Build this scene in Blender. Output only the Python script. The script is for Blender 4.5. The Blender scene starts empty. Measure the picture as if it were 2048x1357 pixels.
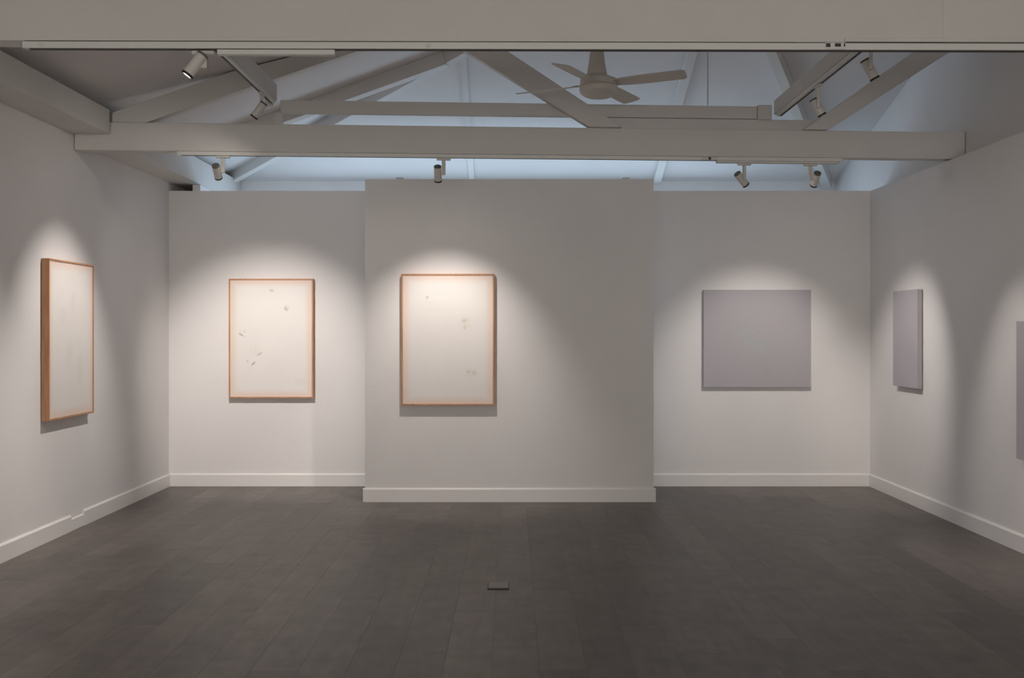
import bpy, bmesh, math, random
from mathutils import Vector, Matrix, Quaternion

random.seed(7)
S = bpy.context.scene
COL = S.collection
H = 1.55                      # eye height; most heights below are measured from the floor

# ------------------------------------------------------------------ camera
cam_d = bpy.data.cameras.new('camera')
cam = bpy.data.objects.new('camera', cam_d)
COL.objects.link(cam)
cam.location = (0, 0, H)
cam.rotation_euler = (math.pi / 2, 0, 0)
cam_d.sensor_width = 36.0
cam_d.sensor_fit = 'HORIZONTAL'
cam_d.lens = 2150.0 * 36.0 / 2048.0
cam_d.shift_y = -17.5 / 2048.0
cam_d.clip_start = 0.05
S.camera = cam

# ------------------------------------------------------------------ world, exposure
w = bpy.data.worlds.new('world')
S.world = w
w.use_nodes = True
w.node_tree.nodes['Background'].inputs[0].default_value = (0.55, 0.7, 1.0, 1)
w.node_tree.nodes['Background'].inputs[1].default_value = 0.6
S.view_settings.view_transform = 'Standard'
S.view_settings.look = 'None'
S.view_settings.gamma = 1.0
S.view_settings.use_curve_mapping = False
S.view_settings.exposure = 0.0
try:
    S.cycles.use_denoising = True
    S.cycles.max_bounces = 6
    S.cycles.diffuse_bounces = 5
    S.cycles.use_adaptive_sampling = True
    S.cycles.adaptive_threshold = 0.04
    S.cycles.adaptive_min_samples = 24
    S.cycles.sample_clamp_indirect = 4.0
except Exception:
    pass

SPOT_COL = (1.0, 0.922, 0.872)
DAY_COL = (0.63, 0.81, 1.0)

def area_light(name, loc, rot, sx, sy, watts, color):
    d = bpy.data.lights.new(name, 'AREA')
    d.shape = 'RECTANGLE'; d.size = sx; d.size_y = sy
    d.energy = watts; d.color = color
    o = bpy.data.objects.new(name, d)
    o.location = loc; o.rotation_euler = rot
    COL.objects.link(o)
    return o

# daylight coming in through the window of the passage behind the back wall
area_light('window_daylight', (0, 12.33, 2.20), (-math.pi / 2, 0, 0), 5.2, 1.3, 66.0, DAY_COL)
# added ambient fill, as daylight from unseen glazing behind the viewer
area_light('added_front_fill', (0, -6.93, 1.3), (math.pi / 2, 0, 0), 5.6, 2.2, 250.0, (1.0, .95, .885))

# ------------------------------------------------------------------ helpers
def new_bm():
    return bmesh.new()

def bx(bm, x0, x1, y0, y1, z0, z1, bev=0.0):
    r = bmesh.ops.create_cube(bm, size=1.0)
    vs = r['verts']
    for v in vs:
        v.co = Vector((x0 + (v.co.x + .5) * (x1 - x0), y0 + (v.co.y + .5) * (y1 - y0), z0 + (v.co.z + .5) * (z1 - z0)))
    if bev > 0:
        es = list({e for v in vs for e in v.link_edges})
        bmesh.ops.bevel(bm, geom=es, offset=bev, segments=2, affect='EDGES', profile=0.5)
    return bm

def prism(bm, pts, a0, a1, axis='y', bev=0.0):
    """polygon given as (u, v) extruded along an axis"""
    def mk(u, v, a):
        if axis == 'y': return (u, a, v)
        if axis == 'x': return (a, u, v)
        return (u, v, a)
    lo = [bm.verts.new(mk(u, v, a0)) for u, v in pts]
    hi = [bm.verts.new(mk(u, v, a1)) for u, v in pts]
    n = len(pts)
    fs = [bm.faces.new(lo), bm.faces.new(hi[::-1])]
    for i in range(n):
        fs.append(bm.faces.new((lo[i], hi[i], hi[(i + 1) % n], lo[(i + 1) % n])))
    bmesh.ops.recalc_face_normals(bm, faces=fs)
    if bev > 0:
        es = list({e for v in lo + hi for e in v.link_edges})
        bmesh.ops.bevel(bm, geom=es, offset=bev, segments=2, affect='EDGES', profile=0.5)
    return bm

def frame_of(p0, p1, up=(0, 0, 1)):
    p0 = Vector(p0); p1 = Vector(p1)
    d = (p1 - p0).normalized()
    u = Vector(up)
    s = d.cross(u)
    if s.length < 1e-5: s = d.cross(Vector((1, 0, 0)))
    s.normalize(); u = s.cross(d).normalized()
    return p0, p1, d, s, u

def bar(bm, p0, p1, wdt, hgt, up=(0, 0, 1), top=False, bev=0.0):
    """square bar p0-p1; with top=True the line is the centre of its top face"""
    p0, p1, d, s, u = frame_of(p0, p1, up)
    lo, hi = (-hgt, 0) if top else (-hgt / 2, hgt / 2)
    vs = []
    for p in (p0, p1):
        for a, b in ((-wdt / 2, lo), (wdt / 2, lo), (wdt / 2, hi), (-wdt / 2, hi)):
            vs.append(bm.verts.new(p + s * a + u * b))
    q = [(0, 1, 2, 3), (7, 6, 5, 4), (0, 4, 5, 1), (1, 5, 6, 2), (2, 6, 7, 3), (3, 7, 4, 0)]
    fs = [bm.faces.new([vs[i] for i in f]) for f in q]
    bmesh.ops.recalc_face_normals(bm, faces=fs)
    if bev > 0:
        es = list({e for v in vs for e in v.link_edges})
        bmesh.ops.bevel(bm, geom=es, offset=bev, segments=2, affect='EDGES', profile=0.5)
    return bm

def lathe(bm, prof, p0, axis, seg=24):
    """profile of (distance along axis, radius)"""
    p0 = Vector(p0); d = Vector(axis).normalized()
    s = d.cross(Vector((0, 0, 1)))
    if s.length < 1e-5: s = Vector((1, 0, 0))
    s.normalize(); u = s.cross(d)
    rings = []
    for t, r in prof:
        if r < 1e-6:
            rings.append([bm.verts.new(p0 + d * t)])
        else:
            rings.append([bm.verts.new(p0 + d * t + (s * math.cos(2 * math.pi * k / seg) + u * math.sin(2 * math.pi * k / seg)) * r) for k in range(seg)])
    fs = []
    for a, b in zip(rings, rings[1:]):
        for k in range(seg):
            k2 = (k + 1) % seg
            if len(a) == 1 and len(b) == 1: continue
            if len(a) == 1: fs.append(bm.faces.new((a[0], b[k], b[k2])))
            elif len(b) == 1: fs.append(bm.faces.new((a[k], b[0], a[k2])))
            else: fs.append(bm.faces.new((a[k], b[k], b[k2], a[k2])))
    bmesh.ops.recalc_face_normals(bm, faces=fs)
    return bm

def obj(name, bm, mat, parent=None, smooth=False):
    me = bpy.data.meshes.new(name)
    bm.to_mesh(me); bm.free()
    if smooth:
        for p in me.polygons: p.use_smooth = True
        try: me.set_sharp_from_angle(angle=math.radians(35))
        except Exception: pass
    me.materials.append(mat)
    o = bpy.data.objects.new(name, me)
    COL.objects.link(o)
    if parent: o.parent = parent
    return o

def tag(o, label, cat, group=None):
    o['label'] = label; o['category'] = cat
    if group: o['group'] = group
    return o

def struct(name, bm, mat):
    o = obj(name, bm, mat)
    o['kind'] = 'structure'
    return o

def thing(name, label, cat, loc=(0, 0, 0), rz=0.0, group=None):
    o = bpy.data.objects.new(name, None)
    o.empty_display_size = 0.1
    COL.objects.link(o)
    o.location = loc; o.rotation_euler = (0, 0, rz)
    return tag(o, label, cat, group)

# ------------------------------------------------------------------ materials
def mat(name, color, rough=0.6, metal=0.0, bump=0.0, bscale=60.0, var=0.0, vscale=3.0, emit=None, estr=0.0, spec=0.5):
    m = bpy.data.materials.new(name)
    m.use_nodes = True
    nt = m.node_tree; b = nt.nodes['Principled BSDF']
    b.inputs['Base Color'].default_value = (*color, 1)
    b.inputs['Roughness'].default_value = rough
    b.inputs['Metallic'].default_value = metal
    b.inputs['Specular IOR Level'].default_value = spec
    if emit:
        b.inputs['Emission Color'].default_value = (*emit, 1)
        b.inputs['Emission Strength'].default_value = estr
    geo = nt.nodes.new('ShaderNodeNewGeometry')
    if var > 0:
        n = nt.nodes.new('ShaderNodeTexNoise'); n.inputs['Scale'].default_value = vscale; n.inputs['Detail'].default_value = 4
        nt.links.new(geo.outputs['Position'], n.inputs['Vector'])
        r = nt.nodes.new('ShaderNodeValToRGB')
        r.color_ramp.elements[0].position = .3; r.color_ramp.elements[1].position = .7
        r.color_ramp.elements[0].color = (*[c * (1 - var) for c in color], 1)
        r.color_ramp.elements[1].color = (*[min(1, c * (1 + var)) for c in color], 1)
        nt.links.new(n.outputs['Fac'], r.inputs['Fac'])
        nt.links.new(r.outputs['Color'], b.inputs['Base Color'])
    if bump > 0:
        n2 = nt.nodes.new('ShaderNodeTexNoise'); n2.inputs['Scale'].default_value = bscale; n2.inputs['Detail'].default_value = 3
        nt.links.new(geo.outputs['Position'], n2.inputs['Vector'])
        bp = nt.nodes.new('ShaderNodeBump'); bp.inputs['Strength'].default_value = bump; bp.inputs['Distance'].default_value = .01
        nt.links.new(n2.outputs['Fac'], bp.inputs['Height'])
        nt.links.new(bp.outputs['Normal'], b.inputs['Normal'])
    return m

M_WALL = mat('wall_paint', (.80, .778, .763), .85, bump=.08, bscale=45, var=.012, spec=.2)
M_CEIL = mat('ceiling_paint', (.74, .72, .71), .85, bump=.05, bscale=40, var=.015, spec=.2)
M_TIMB = mat('painted_timber', (.70, .685, .66), .7, bump=.12, bscale=30, var=.02, spec=.25)
M_SKIRT = mat('skirting_gloss_paint', (.82, .80, .78), .45, var=.01, spec=.4)
M_TRACK = mat('white_track_aluminium', (.76, .76, .72), .45)
M_SLOT = mat('track_slot_dark', (.05, .042, .038), .6)
M_LAMPW = mat('white_lamp_enamel', (.68, .66, .62), .4)
M_LAMPD = mat('black_lamp_rim', (.02, .018, .016), .5)
M_LAMPG = mat('grey_lamp_cap', (.13, .13, .115), .5)
M_LENS = mat('lit_lens', (.9, .88, .84), .3, emit=(1, .95, .9), estr=6.0)
M_FAN = mat('fan_enamel', (.66, .63, .58), .45)
M_GLASS = mat('window_glass', (.8, .9, 1), .05, spec=.5)
M_FLOORBASE = mat('floor_slab', (.12, .105, .10), .6, var=.1)
M_OUTD = mat('outlet_rim_dark', (.06, .053, .05), .6)
M_OUTL = mat('outlet_lid_grey', (.20, .185, .18), .4, metal=.3)
M_GREYC = mat('grey_canvas', (.455, .43, .455), .9, bump=.15, bscale=500, var=.015, vscale=4, spec=.1)

def wood_mat():
    m = bpy.data.materials.new('oak_frame'); m.use_nodes = True
    nt = m.node_tree; b = nt.nodes['Principled BSDF']
    tc = nt.nodes.new('ShaderNodeTexCoord')
    mp = nt.nodes.new('ShaderNodeMapping'); mp.inputs['Scale'].default_value = (40, 40, 3)
    n = nt.nodes.new('ShaderNodeTexNoise'); n.inputs['Scale'].default_value = 1.5; n.inputs['Detail'].default_value = 5
    r = nt.nodes.new('ShaderNodeValToRGB')
    r.color_ramp.elements[0].position = .3; r.color_ramp.elements[1].position = .75
    r.color_ramp.elements[0].color = (.40, .19, .09, 1); r.color_ramp.elements[1].color = (.58, .31, .165, 1)
    nt.links.new(tc.outputs['Object'], mp.inputs['Vector']); nt.links.new(mp.outputs['Vector'], n.inputs['Vector'])
    nt.links.new(n.outputs['Fac'], r.inputs['Fac']); nt.links.new(r.outputs['Color'], b.inputs['Base Color'])
    b.inputs['Roughness'].default_value = .55
    return m
M_WOOD = wood_mat()

def plank_mat():
    m = bpy.data.materials.new('dark_floor_plank'); m.use_nodes = True
    nt = m.node_tree; b = nt.nodes['Principled BSDF']; L = nt.links
    geo = nt.nodes.new('ShaderNodeNewGeometry')
    oi = nt.nodes.new('ShaderNodeObjectInfo')
    off = nt.nodes.new('ShaderNodeVectorMath'); off.operation = 'SCALE'; off.inputs[0].default_value = (13.7, 7.3, 3.1)
    L.new(oi.outputs['Random'], off.inputs['Scale'])
    add = nt.nodes.new('ShaderNodeVectorMath'); add.operation = 'ADD'
    L.new(geo.outputs['Position'], add.inputs[0]); L.new(off.outputs['Vector'], add.inputs[1])
    mp = nt.nodes.new('ShaderNodeMapping'); mp.inputs['Scale'].default_value = (9, 1.6, 1)
    L.new(add.outputs['Vector'], mp.inputs['Vector'])
    n = nt.nodes.new('ShaderNodeTexNoise'); n.inputs['Scale'].default_value = 2.2; n.inputs['Detail'].default_value = 6; n.inputs['Roughness'].default_value = .6
    L.new(mp.outputs['Vector'], n.inputs['Vector'])
    mp2 = nt.nodes.new('ShaderNodeMapping'); mp2.inputs['Scale'].default_value = (2.2, 3.5, 1)
    L.new(add.outputs['Vector'], mp2.inputs['Vector'])
    n2 = nt.nodes.new('ShaderNodeTexNoise'); n2.inputs['Scale'].default_value = 2.0; n2.inputs['Detail'].default_value = 5
    L.new(mp2.outputs['Vector'], n2.inputs['Vector'])
    mixf = nt.nodes.new('ShaderNodeMath'); mixf.operation = 'MULTIPLY_ADD'
    L.new(n.outputs['Fac'], mixf.inputs[0]); mixf.inputs[1].default_value = .5
    half = nt.nodes.new('ShaderNodeMath'); half.operation = 'MULTIPLY'; half.inputs[1].default_value = .5
    L.new(n2.outputs['Fac'], half.inputs[0]); L.new(half.outputs[0], mixf.inputs[2])
    r = nt.nodes.new('ShaderNodeValToRGB')
    r.color_ramp.elements[0].position = .3; r.color_ramp.elements[1].position = .7
    r.color_ramp.elements[0].color = (.096, .080, .072, 1); r.color_ramp.elements[1].color = (.172, .146, .132, 1)
    L.new(mixf.outputs[0], r.inputs['Fac'])
    hs = nt.nodes.new('ShaderNodeHueSaturation')
    mr = nt.nodes.new('ShaderNodeMapRange'); mr.inputs['To Min'].default_value = .85; mr.inputs['To Max'].default_value = 1.16
    L.new(oi.outputs['Random'], mr.inputs['Value']); L.new(mr.outputs['Result'], hs.inputs['Value'])
    L.new(r.outputs['Color'], hs.inputs['Color']); L.new(hs.outputs['Color'], b.inputs['Base Color'])
    b.inputs['Roughness'].default_value = .42
    b.inputs['Specular IOR Level'].default_value = .45
    bp = nt.nodes.new('ShaderNodeBump'); bp.inputs['Strength'].default_value = .08; bp.inputs['Distance'].default_value = .01
    L.new(n.outputs['Fac'], bp.inputs['Height']); L.new(bp.outputs['Normal'], b.inputs['Normal'])
    return m
M_PLANK = plank_mat()

def canvas_mat(name, base, marks, wdt, hgt, edge_tint=False):
    """pale picture ground with small stained marks: (u, v, radius_u, radius_v, angle, strength, colour) in metres from the centre"""
    m = bpy.data.materials.new(name); m.use_nodes = True
    nt = m.node_tree; b = nt.nodes['Principled BSDF']; L = nt.links
    tc = nt.nodes.new('ShaderNodeTexCoord')
    n = nt.nodes.new('ShaderNodeTexNoise'); n.inputs['Scale'].default_value = 3.0; n.inputs['Detail'].default_value = 4
    L.new(tc.outputs['Object'], n.inputs['Vector'])
    r = nt.nodes.new('ShaderNodeValToRGB')
    r.color_ramp.elements[0].position = .35; r.color_ramp.elements[1].position = .65
    r.color_ramp.elements[0].color = (*[c * .975 for c in base], 1); r.color_ramp.elements[1].color = (*base, 1)
    L.new(n.outputs['Fac'], r.inputs['Fac'])
    cur = r.outputs['Color']
    if edge_tint:      # soft warm tint blended in along the canvas edges
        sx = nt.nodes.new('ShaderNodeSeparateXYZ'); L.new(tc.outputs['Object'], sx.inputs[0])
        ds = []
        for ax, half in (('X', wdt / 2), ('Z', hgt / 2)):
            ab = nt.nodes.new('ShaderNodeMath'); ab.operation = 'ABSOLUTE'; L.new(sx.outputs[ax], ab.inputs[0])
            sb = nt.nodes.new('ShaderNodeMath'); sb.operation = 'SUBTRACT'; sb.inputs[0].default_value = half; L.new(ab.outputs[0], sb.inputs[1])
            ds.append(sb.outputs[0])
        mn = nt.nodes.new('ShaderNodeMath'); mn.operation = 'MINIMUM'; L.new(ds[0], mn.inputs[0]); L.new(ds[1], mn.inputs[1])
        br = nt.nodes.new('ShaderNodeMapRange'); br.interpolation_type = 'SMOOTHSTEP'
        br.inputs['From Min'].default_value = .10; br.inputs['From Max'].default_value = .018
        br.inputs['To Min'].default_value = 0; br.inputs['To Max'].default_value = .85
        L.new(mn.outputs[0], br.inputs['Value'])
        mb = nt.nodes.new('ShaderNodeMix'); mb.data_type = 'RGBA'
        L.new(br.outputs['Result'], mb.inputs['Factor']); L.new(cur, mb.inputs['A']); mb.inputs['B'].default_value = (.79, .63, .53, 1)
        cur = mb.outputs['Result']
    warp = nt.nodes.new('ShaderNodeTexNoise'); warp.inputs['Scale'].default_value = 38; warp.inputs['Detail'].default_value = 3
    L.new(tc.outputs['Object'], warp.inputs['Vector'])
    for (u, v, ru, rv, ang, st, colr) in marks:
        mp = nt.nodes.new('ShaderNodeMapping'); mp.vector_type = 'TEXTURE'
        mp.inputs['Location'].default_value = (u, 0, v); mp.inputs['Rotation'].default_value = (0, ang, 0)
        mp.inputs['Scale'].default_value = (ru, 1.0, rv)
        L.new(tc.outputs['Object'], mp.inputs['Vector'])
        sp = nt.nodes.new('ShaderNodeSeparateXYZ'); L.new(mp.outputs['Vector'], sp.inputs[0])
        cb = nt.nodes.new('ShaderNodeCombineXYZ'); L.new(sp.outputs['X'], cb.inputs['X']); L.new(sp.outputs['Z'], cb.inputs['Z'])
        ln = nt.nodes.new('ShaderNodeVectorMath'); ln.operation = 'LENGTH'; L.new(cb.outputs[0], ln.inputs[0])
        mr = nt.nodes.new('ShaderNodeMapRange'); mr.interpolation_type = 'SMOOTHSTEP'
        mr.inputs['From Min'].default_value = 1.0; mr.inputs['From Max'].default_value = .2
        mr.inputs['To Min'].default_value = 0; mr.inputs['To Max'].default_value = st
        L.new(ln.outputs['Value'], mr.inputs['Value'])
        ml = nt.nodes.new('ShaderNodeMath'); ml.operation = 'MULTIPLY'; ml.use_clamp = True
        w2 = nt.nodes.new('ShaderNodeMapRange'); w2.inputs['From Min'].default_value = .30; w2.inputs['From Max'].default_value = .52
        L.new(warp.outputs['Fac'], w2.inputs['Value'])
        L.new(mr.outputs['Result'], ml.inputs[0]); L.new(w2.outputs['Result'], ml.inputs[1])
        mx = nt.nodes.new('ShaderNodeMix'); mx.data_type = 'RGBA'
        L.new(ml.outputs[0], mx.inputs['Factor']); L.new(cur, mx.inputs['A']); mx.inputs['B'].default_value = (*colr, 1)
        cur = mx.outputs['Result']
    L.new(cur, b.inputs['Base Color'])
    b.inputs['Roughness'].default_value = .85
    b.inputs['Specular IOR Level'].default_value = .15
    return m

# ------------------------------------------------------------------ roof geometry
XL, XR, XO = -3.41, 3.56, 3.72         # left wall face, right lining face, right outer wall face
YB, YF, YN = 10.685, 12.40, -7.0       # back wall face, far wall face, wall behind the viewer
ZE = 3.27                              # springing of both ceiling slopes
PITCH = .27
WT = H + 1.385                         # top of the lining walls
def z_left(x): return ZE + PITCH * (x - XL)
def z_far(y): return ZE + PITCH * (YF - y)
YH = YF - (XO - XL)                    # where the hip reaches the right wall

# ------------------------------------------------------------------ shell
fl = struct('floor', bx(new_bm(), XL - .14, XO + .14, YN - .14, YF + .14, -.14, -.012), M_FLOORBASE)

# planks: 0.22 wide, 1.5 long, running away from the viewer
PW, PL = .22, 1.5
mesh_cache = {}
def plank_mesh(wd, ln):
    key = (round(wd, 3), round(ln, 3))
    if key not in mesh_cache:
        bm = bx(new_bm(), 0, wd, 0, ln, -.012, 0)
        top = [e for e in bm.edges if all(v.co.z > -.001 for v in e.verts)]
        bmesh.ops.bevel(bm, geom=top, offset=.0006, segments=1, affect='EDGES')
        me = bpy.data.meshes.new('plank'); bm.to_mesh(me); bm.free(); me.materials.append(M_PLANK)
        mesh_cache[key] = me
    return mesh_cache[key]
k = math.floor((XL + .095) / PW)
offs = [0.0, .55, 1.05, .3, .8, 1.3]
ci = 0
while -.095 + k * PW < XR:
    x0 = max(XL, -.095 + k * PW); x1 = min(XR, -.095 + (k + 1) * PW)
    y = 3.2 - offs[ci % 6]
    while y < YB - .001:
        y0 = max(3.2, y); y1 = min(YB, y + PL)
        if y1 - y0 > .02 and x1 - x0 > .01:
            p = bpy.data.objects.new('plank', plank_mesh(x1 - x0 - .0003, y1 - y0 - .0003))
            p.location = (x0 + .00015, y0 + .00015, 0); p.parent = fl
            COL.objects.link(p)
        y += PL
    k += 1; ci += 1

struct('wall_left', bx(new_bm(), XL - .14, XL, YN, YF, -.14, ZE), M_WALL)
struct('wall_right', bx(new_bm(), XR, XR + .10, YN, YB + .12, -.012, WT), M_WALL)
# outer wall on the right, up to the ceiling
bm = new_bm()
prism(bm, [(YN, -.14), (YF, -.14), (YF, ZE), (YH, z_left(XO)), (YN, z_left(XO))], XO, XO + .14, axis='x')
struct('wall_outer', bm, M_CEIL)
# back wall with a doorway behind the free-standing panel
bm = new_bm()
prism(bm, [(XL, -.012), (.1, -.012), (.1, 2.1), (.95, 2.1), (.95, -.012), (XR, -.012), (XR, H + 1.387), (XL, H + 1.387)], YB, YB + .12)
struct('wall_back', bm, M_WALL)
# far wall of the passage, with a window opening
bm = new_bm()
for a in ((XL, -2.7, -.14, ZE), (2.7, XO, -.14, ZE), (-2.7, 2.7, -.14, 1.50), (-2.7, 2.7, 2.90, ZE)):
    bx(bm, a[0], a[1], YF, YF + .14, a[2], a[3])
struct('wall_far', bm, M_CEIL)
bm = new_bm()
bx(bm, -2.7, 2.7, YF + .03, YF + .09, 1.50, 1.56); bx(bm, -2.7, 2.7, YF + .03, YF + .09, 2.84, 2.90)
for x in (-2.67, -.9, .9, 2.67):
    bx(bm, x - .03, x + .03, YF + .03, YF + .09, 1.56, 2.84)
wn = struct('window_1', bm, M_SKIRT)
for x0, x1 in ((-2.64, -.93), (-.87, .87), (.93, 2.64)):
    obj('pane', bx(new_bm(), x0, x1, YF + .055, YF + .065, 1.56, 2.84), M_GLASS, wn)
bm = new_bm()
prism(bm, [(XL - .14, -.14), (-2.9, -.14), (-2.9, 2.5), (2.9, 2.5), (2.9, -.14), (XO + .14, -.14), (XO + .14, z_left(XO)), (XL - .14, ZE)], YN - .14, YN)
struct('wall_front', bm, M_WALL)
bm = new_bm()
for i in range(5):
    x = -2.87 + i * 1.435
    bx(bm, x - .03, x + .03, YN - .09, YN - .03, 0, 2.5)
bx(bm, -2.9, 2.9, YN - .09, YN - .03, 2.44, 2.5); bx(bm, -2.9, 2.9, YN - .09, YN - .03, 0, .08)
wf = struct('added_window_2', bm, M_SKIRT)  # glazing added out of view to go with the front fill light
for i in range(4):
    x = -2.84 + i * 1.435
    obj('pane', bx(new_bm(), x, x + 1.375, YN - .065, YN - .055, .08, 2.44), M_GLASS, wf)

# added wall that blocks daylight, darkening the left end of the passage
struct('wall_light_blocker', bx(new_bm(), -3.21, -3.135, YB + .12, YF, -.012, H + 1.463), M_WALL)

# ceiling: one slope rising from the left wall, one from the far wall, meeting in a hip
bm = new_bm()
def slab(pts, up):
    lo = [bm.verts.new(p) for p in pts]
    hi = [bm.verts.new((p[0], p[1], p[2] + up)) for p in pts]
    fs = [bm.faces.new(lo), bm.faces.new(hi)]
    n = len(pts)
    for i in range(n):
        fs.append(bm.faces.new((lo[i], lo[(i + 1) % n], hi[(i + 1) % n], hi[i])))
    bmesh.ops.recalc_face_normals(bm, faces=fs)
zr = z_left(XO)
slab([(XL, YF, ZE), (XO, YH, zr), (XO, YN, zr), (XL, YN, ZE)], .12)
slab([(XL, YF, ZE), (XO, YF, ZE), (XO, YH, zr)], .12)
ceil = struct('ceiling', bm, M_CEIL)
# timbers fixed to the ceiling slopes (children of the ceiling)
def hip(t): return (XL + t, YF - t, ZE + PITCH * t)
obj('hip_rafter', bar(new_bm(), hip(.12), hip(3.62), .085, .12, top=True, bev=.004), M_TIMB, ceil)
def onfar(x, y): return (x, y, z_far(y))
def onleft(x, y): return (x, y, z_left(x))
obj('rafter', bar(new_bm(), onfar(3.62, 12.34), onfar(2.02, 8.86), .10, .115, top=True, bev=.004), M_TIMB, ceil)
obj('rafter', bar(new_bm(), onfar(1.66, 12.34), onfar(1.58, 8.86), .085, .06, top=True, bev=.003), M_TIMB, ceil)
obj('rafter', bar(new_bm(), onleft(-2.85, 10.32), onleft(-.60, 9.58), .11, .125, top=True, bev=.004), M_TIMB, ceil)
obj('batten', bar(new_bm(), onfar(-.46, 12.34), onfar(-.44, 9.46), .06, .022, top=True), M_CEIL, ceil)

# free-standing panel wall in front of the doorway
YP = 9.705
wc = struct('wall_center', bx(new_bm(), -1.326, 1.278, YP, YP + .13, -.012, H + 1.365), M_WALL)
for xx in (-1.018, 1.033):
    obj('bracket', bx(new_bm(), xx - .032, xx + .032, YP + .03, YP + .10, H + 1.364, H + 1.386, .003), M_TIMB, wc)

# baseboards
BH, BT = .125, .018
def base_profile_y(x, s):   # profile in x-z, s = direction into the room
    return [(x, 0), (x + s * BT, 0), (x + s * BT, BH - .012), (x + s * (BT - .010), BH), (x, BH)]
def baseboard_along_y(name, x, s, y0, y1):
    return struct(name, prism(new_bm(), base_profile_y(x, s), y0, y1), M_SKIRT)
def baseboard_along_x(name, y, x0, x1):
    prof = [(y, 0), (y - BT, 0), (y - BT, BH - .012), (y - BT + .010, BH), (y, BH)]
    return struct(name, prism(new_bm(), prof, x0, x1, axis='x'), M_SKIRT)
bl = baseboard_along_y('baseboard_left', XL, 1, YN, 8.28)
obj('filler_block', prism(new_bm(), [(XL, 0), (XL + .013, 0), (XL + .013, .085), (XL + .006, .094), (XL, .094)], 8.281, 8.529), M_SKIRT, bl)
obj('far_length', prism(new_bm(), base_profile_y(XL, 1), 8.53, YB - .001), M_SKIRT, bl)
baseboard_along_y('baseboard_right', XR, -1, YN, YB - .001)
bb = baseboard_along_x('baseboard_back', YB, XL + BT, .09)
obj('right_length', prism(new_bm(), [(YB, 0), (YB - BT, 0), (YB - BT, BH - .012), (YB - BT + .010, BH), (YB, BH)], .96, XR - BT, axis='x'), M_SKIRT, bb)
bc = baseboard_along_x('baseboard_center', YP, -1.326 - BT, 1.278 + BT)
obj('return_length', prism(new_bm(), base_profile_y(-1.326, -1), YP, YP + .13), M_SKIRT, bc)
obj('return_length', prism(new_bm(), base_profile_y(1.278, 1), YP, YP + .13), M_SKIRT, bc)

# ------------------------------------------------------------------ eaves beams along the left wall
def plate(y0, y1, z0, z1, x1, label):
    o = obj('eaves_beam', bx(new_bm(), XL, x1, y0, y1, z0, z1, .006), M_TIMB)
    tag(o, label, 'beam')
    return o
plate(-6.9, 8.355, H + 1.525, z_left(XL) - .005, -3.126, 'thick white eaves beam along the left wall, nearer the camera')
plate(8.50, 12.38, H + 1.465, z_left(XL) - .005, -3.126, 'thick white eaves beam running on behind the second roof truss')

# ------------------------------------------------------------------ trusses
def R(z): return H + z
# second truss: turned a little, right end farther away
YAW2 = math.atan(.063); Y2 = 8.58
t2 = thing('roof_truss', 'white timber roof truss in mid room with diagonal braces and a rail', 'truss', (0, Y2, 0), YAW2)
def tp(name, pts, y0, y1, bev=.005):
    return obj(name, prism(new_bm(), [(x / math.cos(YAW2), R(z)) for x, z in pts], y0, y1, bev=bev), M_TIMB, t2)
tp('tie_beam', [(-3.405, 1.405), (3.715, 1.405), (3.715, 1.625), (-3.405, 1.625)], 0, .12)
tp('principal_rafter', [(-3.12, 1.626), (-2.86, 1.626), (-.42, 2.496), (-.42, z_left(-.42) - H - .012), (-2.2, z_left(-2.2) - H - .012), (-3.12, 1.70)], .0, .10)
tp('brace', [(.615, 1.627), (.88, 1.627), (-.43, 2.475), (-.73, 2.430)], -.035, .045)
tp('brace', [(2.36, 1.627), (2.565, 1.627), (3.70, 2.355), (3.70, 2.57)], -.035, .045)
tp('rail', [(-1.83, 1.722), (2.0, 1.722), (2.0, 1.825), (-1.83, 1.825)], .047, .10)
tp('rail_end_block', [(2.002, 1.713), (2.115, 1.713), (2.115, 1.832), (2.002, 1.832)], .02, .10)
tp('packing_timber', [(.66, 1.627), (2.55, 1.627), (2.55, 1.718), (.66, 1.718)], .048, .115, .003)
tp('post', [(-1.877, 1.626), (-1.815, 1.626), (-1.815, 1.721), (-1.877, 1.721)], .03, .09, .003)
tp('hanger', [(-1.95, 1.78), (-1.89, 1.78), (-1.89, 2.11), (-1.95, 2.09)], .02, .09, .003)

# front truss, only its tie beam is low enough to be seen
YAW1 = .0086; Y1 = 5.225
t1 = thing('roof_truss', 'wide white tie beam of the nearest roof truss across the top', 'truss', (0, Y1, 0), YAW1)
obj('tie_beam', bx(new_bm(), -3.40, 2.102, 0, .13, R(1.405), R(1.72), .002), M_TIMB, t1)
obj('tie_beam_end', bx(new_bm(), 2.103, 3.54, .003, .128, R(1.423), R(1.72), .002), M_TIMB, t1)
obj('bottom_batten', bx(new_bm(), 1.62, 3.54, -.012, .12, R(1.405), R(1.424), .003), M_TIMB, t1)

# timbers carrying the side tracks, running away from the viewer
tb_l = tag(obj('track_beam', bx(new_bm(), -1.890, -1.845, 5.37, 8.44, R(1.800), R(1.93), .004), M_TIMB),
           'white timber running lengthwise at left, carrying a light track under it', 'beam')
tb_r = tag(obj('track_beam', bx(new_bm(), 2.120, 2.165, 5.40, 8.70, R(1.745), R(1.86), .004), M_TIMB),
           'white timber running lengthwise at right, carrying a light track under it', 'beam')

# ------------------------------------------------------------------ light tracks
def track_thing(label, loc, rz): return thing('light_track', label, 'light track', loc, rz)
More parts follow.
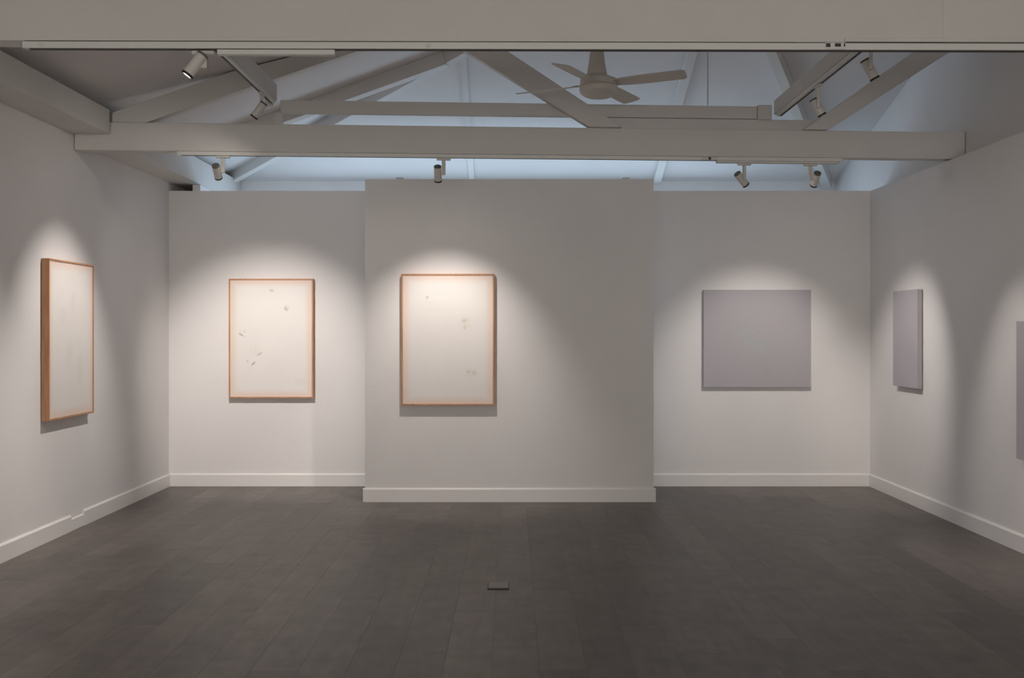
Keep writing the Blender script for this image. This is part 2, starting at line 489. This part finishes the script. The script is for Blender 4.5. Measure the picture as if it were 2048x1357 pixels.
# along the front beam
tk1 = track_thing('long white light track under the nearest beam', (0, Y1, 0), YAW1)
Z1 = R(1.403)
obj('channel', bx(new_bm(), -2.37, 3.50, -.004, .036, Z1 - .036, Z1 - .003, .002), M_TRACK, tk1)
obj('slot', bx(new_bm(), -2.34, 3.48, .004, .028, Z1 - .0395, Z1 - .0355), M_SLOT, tk1)
obj('shadow_gap', bx(new_bm(), -2.36, 3.49, .004, .032, Z1 - .003, Z1 + .001), M_SLOT, tk1)
obj('driver_box', bx(new_bm(), -1.43, -.86, -.002, .040, Z1 - .064, Z1 - .0397, .003), M_TRACK, tk1)
for sx in (-2.28, -.405):
    b2 = new_bm(); lathe(b2, [(0, .0), (0, .011), (.003, .009), (.003, 0)], (sx, -.004, Z1 - .020), (0, -1, 0), 16)
    obj('screw_cap', b2, M_TIMB, tk1, True)
cn = obj('connector', bx(new_bm(), 1.525, 1.625, -.008, .040, Z1 - .034, Z1 - .001, .003), M_TRACK, tk1)
obj('contact', bx(new_bm(), 1.528, 1.549, -.010, -.007, Z1 - .024, Z1 - .006), M_SLOT, cn)
obj('contact', bx(new_bm(), 1.571, 1.600, -.010, -.007, Z1 - .022, Z1 - .006), M_SLOT, cn)
obj('contact', bx(new_bm(), 1.615, 1.621, -.010, -.007, Z1 - .022, Z1 - .006), M_SLOT, cn)
# along the second beam
tk2 = track_thing('white light track under the tie beam in mid room', (0, Y2, 0), YAW2)
Z2 = R(1.404)
obj('channel', bx(new_bm(), -2.63, 2.70, .006, .042, Z2 - .030, Z2, .002), M_TRACK, tk2)
obj('slot', bx(new_bm(), -2.6, 2.68, .014, .034, Z2 - .0315, Z2 - .0285), M_SLOT, tk2)
obj('driver_box', bx(new_bm(), 1.66, 2.66, .000, .048, Z2 - .048, Z2 - .0317, .003), M_TIMB, tk2)
c2 = obj('connector', bx(new_bm(), 1.54, 1.66, .0, .046, Z2 - .030, Z2 - .001, .003), M_LAMPW, tk2)
b2 = new_bm(); lathe(b2, [(0, 0), (0, .011), (.004, .011), (.004, 0)], (1.60, .0, Z2 - .016), (0, -1, 0), 16)
obj('contact', b2, M_SLOT, c2)
# side tracks
tk3 = track_thing('light track with dark slot under the left lengthwise timber', (-1.8675, 5.38, 0), 0)
obj('channel', bx(new_bm(), -.019, .019, 0, 3.02, R(1.775), R(1.799), .002), M_TRACK, tk3)
obj('slot', bx(new_bm(), -.019, -.003, .01, 3.01, R(1.7725), R(1.776)), M_SLOT, tk3)
tk4 = track_thing('light track with dark slot under the right lengthwise timber', (2.1425, 5.41, 0), 0)
obj('channel', bx(new_bm(), -.019, .019, 0, 3.22, R(1.720), R(1.744), .002), M_TRACK, tk4)
obj('slot', bx(new_bm(), .003, .019, .01, 3.21, R(1.7175), R(1.721)), M_SLOT, tk4)

# ------------------------------------------------------------------ spotlights
def spotlight(label, top, side, aim, watts, angle=48, blend=.88, along=(1, 0, 0), drop=.135, off=.046, color=SPOT_COL, spill=.045):
    """top: point on the underside of the track; the head hangs beside the arm and points at aim"""
    top = Vector(top); side = Vector(side).normalized(); al = Vector(along).normalized()
    root = thing('track_spotlight', label, 'spotlight', tuple(top), 0, 'white spotlights on the ceiling tracks')
    b = new_bm(); bar(b, al * -.055 + Vector((0, 0, -.009)), al * .055 + Vector((0, 0, -.009)), .030, .017, bev=.003)
    obj('adapter', b, M_LAMPW, root)
    b = new_bm(); bar(b, (0, 0, -.018), (0, 0, -drop), .020, .030, up=tuple(side), bev=.003)
    obj('arm', b, M_LAMPW, root)
    piv = Vector((0, 0, -drop + .012)) + side * off
    b = new_bm(); lathe(b, [(0, 0), (0, .011), (off - .024, .011), (off - .024, 0)], Vector((0, 0, -drop + .012)), side, 14)
    obj('pivot', b, M_LAMPW, root, True)
    d = (Vector(aim) - (top + piv)).normalized()
    Rr, Lh = .031, .068
    b = new_bm(); lathe(b, [(-Lh + .012, 0), (-Lh + .012, Rr - .001), (Lh - .012, Rr - .001), (Lh - .012, Rr - .004), (Lh - .016, Rr - .004), (Lh - .016, 0)], piv, d)
    body = obj('body', b, M_LAMPW, root, True)
    b = new_bm(); lathe(b, [(-Lh, 0), (-Lh, Rr - .006), (-Lh + .004, Rr - .001), (-Lh + .0118, Rr - .001), (-Lh + .0118, 0)], piv, d)
    obj('end_cap', b, M_LAMPG, body, True)
    b = new_bm(); lathe(b, [(Lh - .0118, Rr - .006), (Lh - .0118, Rr), (Lh, Rr), (Lh, Rr - .005), (Lh - .0118, Rr - .006)], piv, d)
    obj('rim', b, M_LAMPD, body, True)
    b = new_bm(); lathe(b, [(Lh - .006, 0), (Lh - .006, Rr - .006), (Lh - .009, Rr - .006), (Lh - .009, 0)], piv, d)
    obj('lens', b, M_LENS, body, True)
    ld = bpy.data.lights.new('spot_beam', 'SPOT')
    ld.energy = watts; ld.color = color; ld.spot_size = math.radians(angle); ld.spot_blend = blend; ld.shadow_soft_size = .02
    lo = bpy.data.objects.new('spot_beam', ld); COL.objects.link(lo); lo.parent = root
    lo.location = piv + d * (Lh + .004)
    lo.rotation_euler = d.to_track_quat('-Z', 'Y').to_euler()
    # the wide, faint spill around the beam
    l2 = bpy.data.lights.new('spot_spill', 'SPOT')
    l2.energy = watts * spill; l2.color = color; l2.spot_size = math.radians(140); l2.spot_blend = .8; l2.shadow_soft_size = .02
    o2 = bpy.data.objects.new('spot_spill', l2); COL.objects.link(o2); o2.parent = root
    o2.location = lo.location; o2.rotation_euler = lo.rotation_euler
    return root

def on2(x, dz=-.0315): return (x, Y2 + .063 * x + .024, Z2 + dz)
A2 = (1, .063, 0)
# on the mid-room track
spotlight('small white spotlight hanging at the left end of the mid-room track', on2(-2.275), (-1, 0, 0), (-2.40, YB, .97), 205, 65, along=A2)
spotlight('white spotlight on the mid-room track above the center panel painting', on2(-.545), (-1, 0, 0), (-.60, YP, 1.02), 95, 74, along=A2)
spotlight('white spotlight tilted right, just right of the mid-room track connector', on2(1.885, -.048), (-.3, 1, 0), (XR, 9.66, .98), 104, 54, along=A2)
spotlight('white spotlight at the right end of the mid-room track, pointing down', on2(2.43, -.048), (1, .1, 0), (2.40, YB, 1.02), 100, 58, along=A2)
# on the side tracks
zl3, zl4 = R(1.7725), R(1.7175)
spotlight('white spotlight on the left lengthwise track beside the short post', (-1.8675, 8.02, zl3), (-.2, -1, 0), (XL, 8.13, 1.12), 150, 56, along=(0, 1, 0), drop=.15)
spotlight('white spotlight on the left lengthwise track behind the nearest beam', (-1.8675, 5.72, zl3), (-.2, -1, 0), (XL, 6.30, 1.02), 175, 60, along=(0, 1, 0), drop=.15)
spotlight('white spotlight on the right lengthwise track, the farther of its two', (2.1425, 7.52, zl4), (.2, 1, 0), (XR, 7.40, .55), 82, 48, along=(0, 1, 0), drop=.16)
spotlight('white spotlight on the right lengthwise track, the nearer of its two', (2.1425, 6.42, zl4), (.2, 1, 0), (XR, 6.45, .55), 75, 48, along=(0, 1, 0), drop=.16)
# under the nearest beam, lens turned to the viewer
spotlight('white spotlight under the nearest beam with its lit lens showing', (-1.505, Y1 + .02, Z1 - .0395), (-1, -.35, 0), (XL, 4.62, .05), 90, 50, drop=.084, off=.040)

# ------------------------------------------------------------------ pictures
PWD, PHT, PTH = .835, 1.182, .060
def framed(label, marks, base, loc, rz):
    """local: x right, z up, front towards -y, back on y = 0"""
    t = thing('framed_painting', label, 'painting', loc, rz)
    fw = .014
    w2, h2 = PWD / 2, PHT / 2
    for sx in (-1, 1):
        a, c = sorted((sx * w2, sx * (w2 - fw)))
        obj('frame_stile', bx(new_bm(), a, c, -PTH, -.004, -h2, h2, .0015), M_WOOD, t)
    for sz in (-1, 1):
        a, c = sorted((sz * h2, sz * (h2 - fw)))
        obj('frame_rail', bx(new_bm(), -w2 + fw, w2 - fw, -PTH, -.004, a, c, .0015), M_WOOD, t)
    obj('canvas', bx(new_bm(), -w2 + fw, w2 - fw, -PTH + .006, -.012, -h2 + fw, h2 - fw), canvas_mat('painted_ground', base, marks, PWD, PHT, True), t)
    return t
BASE = (.82, .785, .75)
GR, OC, RD = (.33, .31, .26), (.50, .46, .34), (.45, .30, .27)
def mk(px, py, ru, rv, ang, st, c, x0, x1, y0, y1):
    return ((px - (x0 + x1) / 2) / (x1 - x0) * PWD, -(py - (y0 + y1) / 2) / (y1 - y0) * PHT, ru, rv, ang, st, c)
q = (457, 625, 559, 797)
m1 = [mk(542, 582, .030, .022, .4, .55, GR, *q), mk(571, 619, .032, .030, 0, .5, GR, *q), mk(572, 617, .05, .05, 0, .18, OC, *q),
      mk(482, 671, .045, .014, .5, .75, RD, *q), mk(480, 665, .03, .03, 0, .2, OC, *q), mk(488, 664, .012, .03, 0, .35, GR, *q),
      mk(518, 709, .042, .010, -.6, .8, GR, *q), mk(506, 728, .040, .013, -.8, .85, GR, *q), mk(494, 723, .012, .02, .2, .75, GR, *q),
      mk(510, 700, .09, .09, 0, .10, OC, *q), mk(600, 765, .09, .05, .3, .12, OC, *q)]
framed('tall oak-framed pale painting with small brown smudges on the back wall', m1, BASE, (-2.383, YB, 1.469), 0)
q = (804, 987, 553, 809)
m2 = [mk(855, 599, .016, .022, .5, .5, GR, *q), mk(928, 644, .035, .028, 0, .42, OC, *q), mk(929, 657, .018, .035, .2, .45, OC, *q),
      mk(930, 648, .09, .10, 0, .13, OC, *q), mk(936, 744, .030, .024, .3, .5, OC, *q), mk(948, 746, .026, .030, -.4, .5, OC, *q),
      mk(942, 748, .09, .075, 0, .14, OC, *q), mk(870, 620, .14, .1, 0, .06, OC, *q)]
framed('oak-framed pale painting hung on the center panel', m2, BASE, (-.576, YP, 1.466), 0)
m3 = [(-.05, -.12, .10, .18, .3, .14, OC), (.16, -.22, .09, .16, 0, .16, OC), (-.16, .18, .10, .10, 0, .10, OC), (.02, .3, .05, .12, .4, .10, GR)]
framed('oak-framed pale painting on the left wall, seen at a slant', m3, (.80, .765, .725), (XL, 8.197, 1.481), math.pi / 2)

def grey_canvas(label, wd, ht, th, loc, rz, blob=False):
    t = thing('grey_painting', label, 'painting', loc, rz)
    m = M_GREYC
    if blob:
        gc = (.455, .43, .455); bl_ = (.425, .475, .48)
        m = canvas_mat('grey_ground_with_veil', gc, [(-.03, -.05, .16, .09, .25, .65, bl_), (-.13, .05, .16, .06, -.2, .5, bl_), (.1, .07, .14, .05, .3, .4, bl_), (.05, -.13, .10, .06, .7, .55, bl_), (-.02, .06, .05, .04, 0, .4, (.48, .46, .40))], wd, ht)
    b = bx(new_bm(), -wd / 2, wd / 2, -th, -.010, -ht / 2, ht / 2, .003)
    obj('canvas', b, m, t)
    for sx in (-1, 1):
        b = bx(new_bm(), *sorted((sx * (wd / 2 - .05), sx * (wd / 2 - .02))), -.0098, -.001, -ht / 2 + .03, ht / 2 - .03)
        obj('stretcher_bar', b, M_TIMB, t)
    return t
grey_canvas('nearly square grey-mauve painting with a faint bluish veil, on the back wall', 1.065, .965, .045, (2.428, YB, 1.468), 0, True)
grey_canvas('narrow-looking plain grey painting on the right wall near the corner', .595, .865, .052, (XR, 9.603, 1.474), -math.pi / 2)
grey_canvas('grey painting cut off by the right edge of the picture', 1.06, .955, .052, (XR, 6.95, 1.135), -math.pi / 2)

# ------------------------------------------------------------------ ceiling fan
FX, FY, FZ = .615, 7.63, R(1.735)
fan = thing('ceiling_fan', 'white four-blade ceiling fan hanging from a sloped downrod', 'fan', (FX, FY, FZ), 0)
zc = z_left(FX) - FZ
b = new_bm(); lathe(b, [(0, 0), (0, .075), (.03, .07), (.07, .035), (.075, 0)], (-.0, .0, zc - .004), (0, 0, -1)); obj('canopy', b, M_FAN, fan, True)
b = new_bm(); lathe(b, [(0, 0), (0, .018), (zc - .10, .018), (zc - .10, 0)], (0, 0, .07), (0, 0, 1), 16); obj('downrod', b, M_FAN, fan, True)
b = new_bm(); lathe(b, [(0, 0), (0, .062), (.02, .072), (.10, .058), (.20, .046), (.27, .040), (.275, 0)], (-.012, 0, .062), (.0, 0, 1)); obj('yoke_cover', b, M_FAN, fan, True)
b = new_bm(); lathe(b, [(0, 0), (0, .122), (.012, .134), (.05, .130), (.066, .095), (.07, 0)], (0, 0, -.006), (0, 0, 1), 32); obj('motor_housing', b, M_FAN, fan, True)
b = new_bm(); lathe(b, [(0, 0), (0, .104), (.004, .104), (.004, 0)], (0, 0, -.010), (0, 0, 1), 32); obj('housing_gap', b, M_LAMPD, fan, True)
b = new_bm(); lathe(b, [(0, 0), (0, .138), (.035, .134), (.055, .115), (.070, .08), (.080, .03), (.082, 0)], (0, 0, -.010), (0, 0, -1), 32); obj('bottom_bowl', b, M_FAN, fan, True)
def blade(angle_deg):
    a = math.radians(angle_deg)
    rot = Matrix.Rotation(a, 4, 'Z') @ Matrix.Rotation(math.radians(-13), 4, 'X')
    bm = new_bm()
    out = [(.115, -.042), (.19, -.058), (.30, -.064), (.635, -.066), (.655, -.050), (.640, .045), (.618, .064), (.30, .062), (.19, .052), (.115, .038)]
    prism(bm, out, -.004, .004, axis='z')
    bm.transform(Matrix.Translation((0, 0, .012)) @ rot)
    o = obj('blade', bm, M_FAN, fan)
    bm = new_bm(); bx(bm, .075, .20, -.022, .022, .0045, .009, .002)
    bm.transform(Matrix.Translation((0, 0, .012)) @ rot)
    obj('blade_iron', bm, M_FAN, o)
for k in range(4):
    blade(-28 + 90 * k)

# hanging conduit right of the fan
b = new_bm()
yc = Y2 + .063 * 1.60 + .04
lathe(b, [(0, 0), (0, .005), (z_left(1.60) - .01 - R(1.826), .005), (z_left(1.60) - .01 - R(1.826), 0)], (1.588, yc, R(1.826)), (0, 0, 1), 10)
tag(obj('conduit', b, M_TIMB, None, True), 'thin vertical conduit right of the ceiling fan', 'conduit')

# ------------------------------------------------------------------ floor outlet
fo = thing('floor_outlet', 'small flush floor outlet with a grey lid in the dark planks', 'outlet', (-.082, 6.50, 0), 0)
obj('rim', bx(new_bm(), -.065, .065, -.082, .082, .0005, .004, .001), M_OUTD, fo)
obj('lid', bx(new_bm(), -.060, .060, -.070, .078, .0042, .009, .002), M_OUTL, fo)

# ------------------------------------------------------------------ unseen, behind the viewer: track and spotlights added to raise the ambient light
tk5 = track_thing('added light track, unseen, above and behind the viewer', (0, 1.6, 0), 0)
obj('channel', bx(new_bm(), -2.6, 2.6, -.02, .02, R(1.368), R(1.403), .002), M_TRACK, tk5)
t0 = thing('roof_truss', 'white tie beam above the viewer, out of the picture', 'truss', (0, 1.6, 0), 0)
obj('tie_beam', bx(new_bm(), -3.40, 3.54, -.06, .07, R(1.405), R(1.72), .005), M_TIMB, t0)
for nm, x, aim in (('left', -1.9, (XL, 2.4, 1.4)), ('right', 1.9, (XR, 2.4, 1.4)), ('rear left', -1.2, (-1.6, YN, 1.4)), ('rear right', 1.2, (1.6, YN, 1.4))):
    spotlight('added white fill spotlight behind the viewer aimed at the %s wall' % nm, (x, 1.6, R(1.367)), (1, 0, 0), aim, 90, 52)
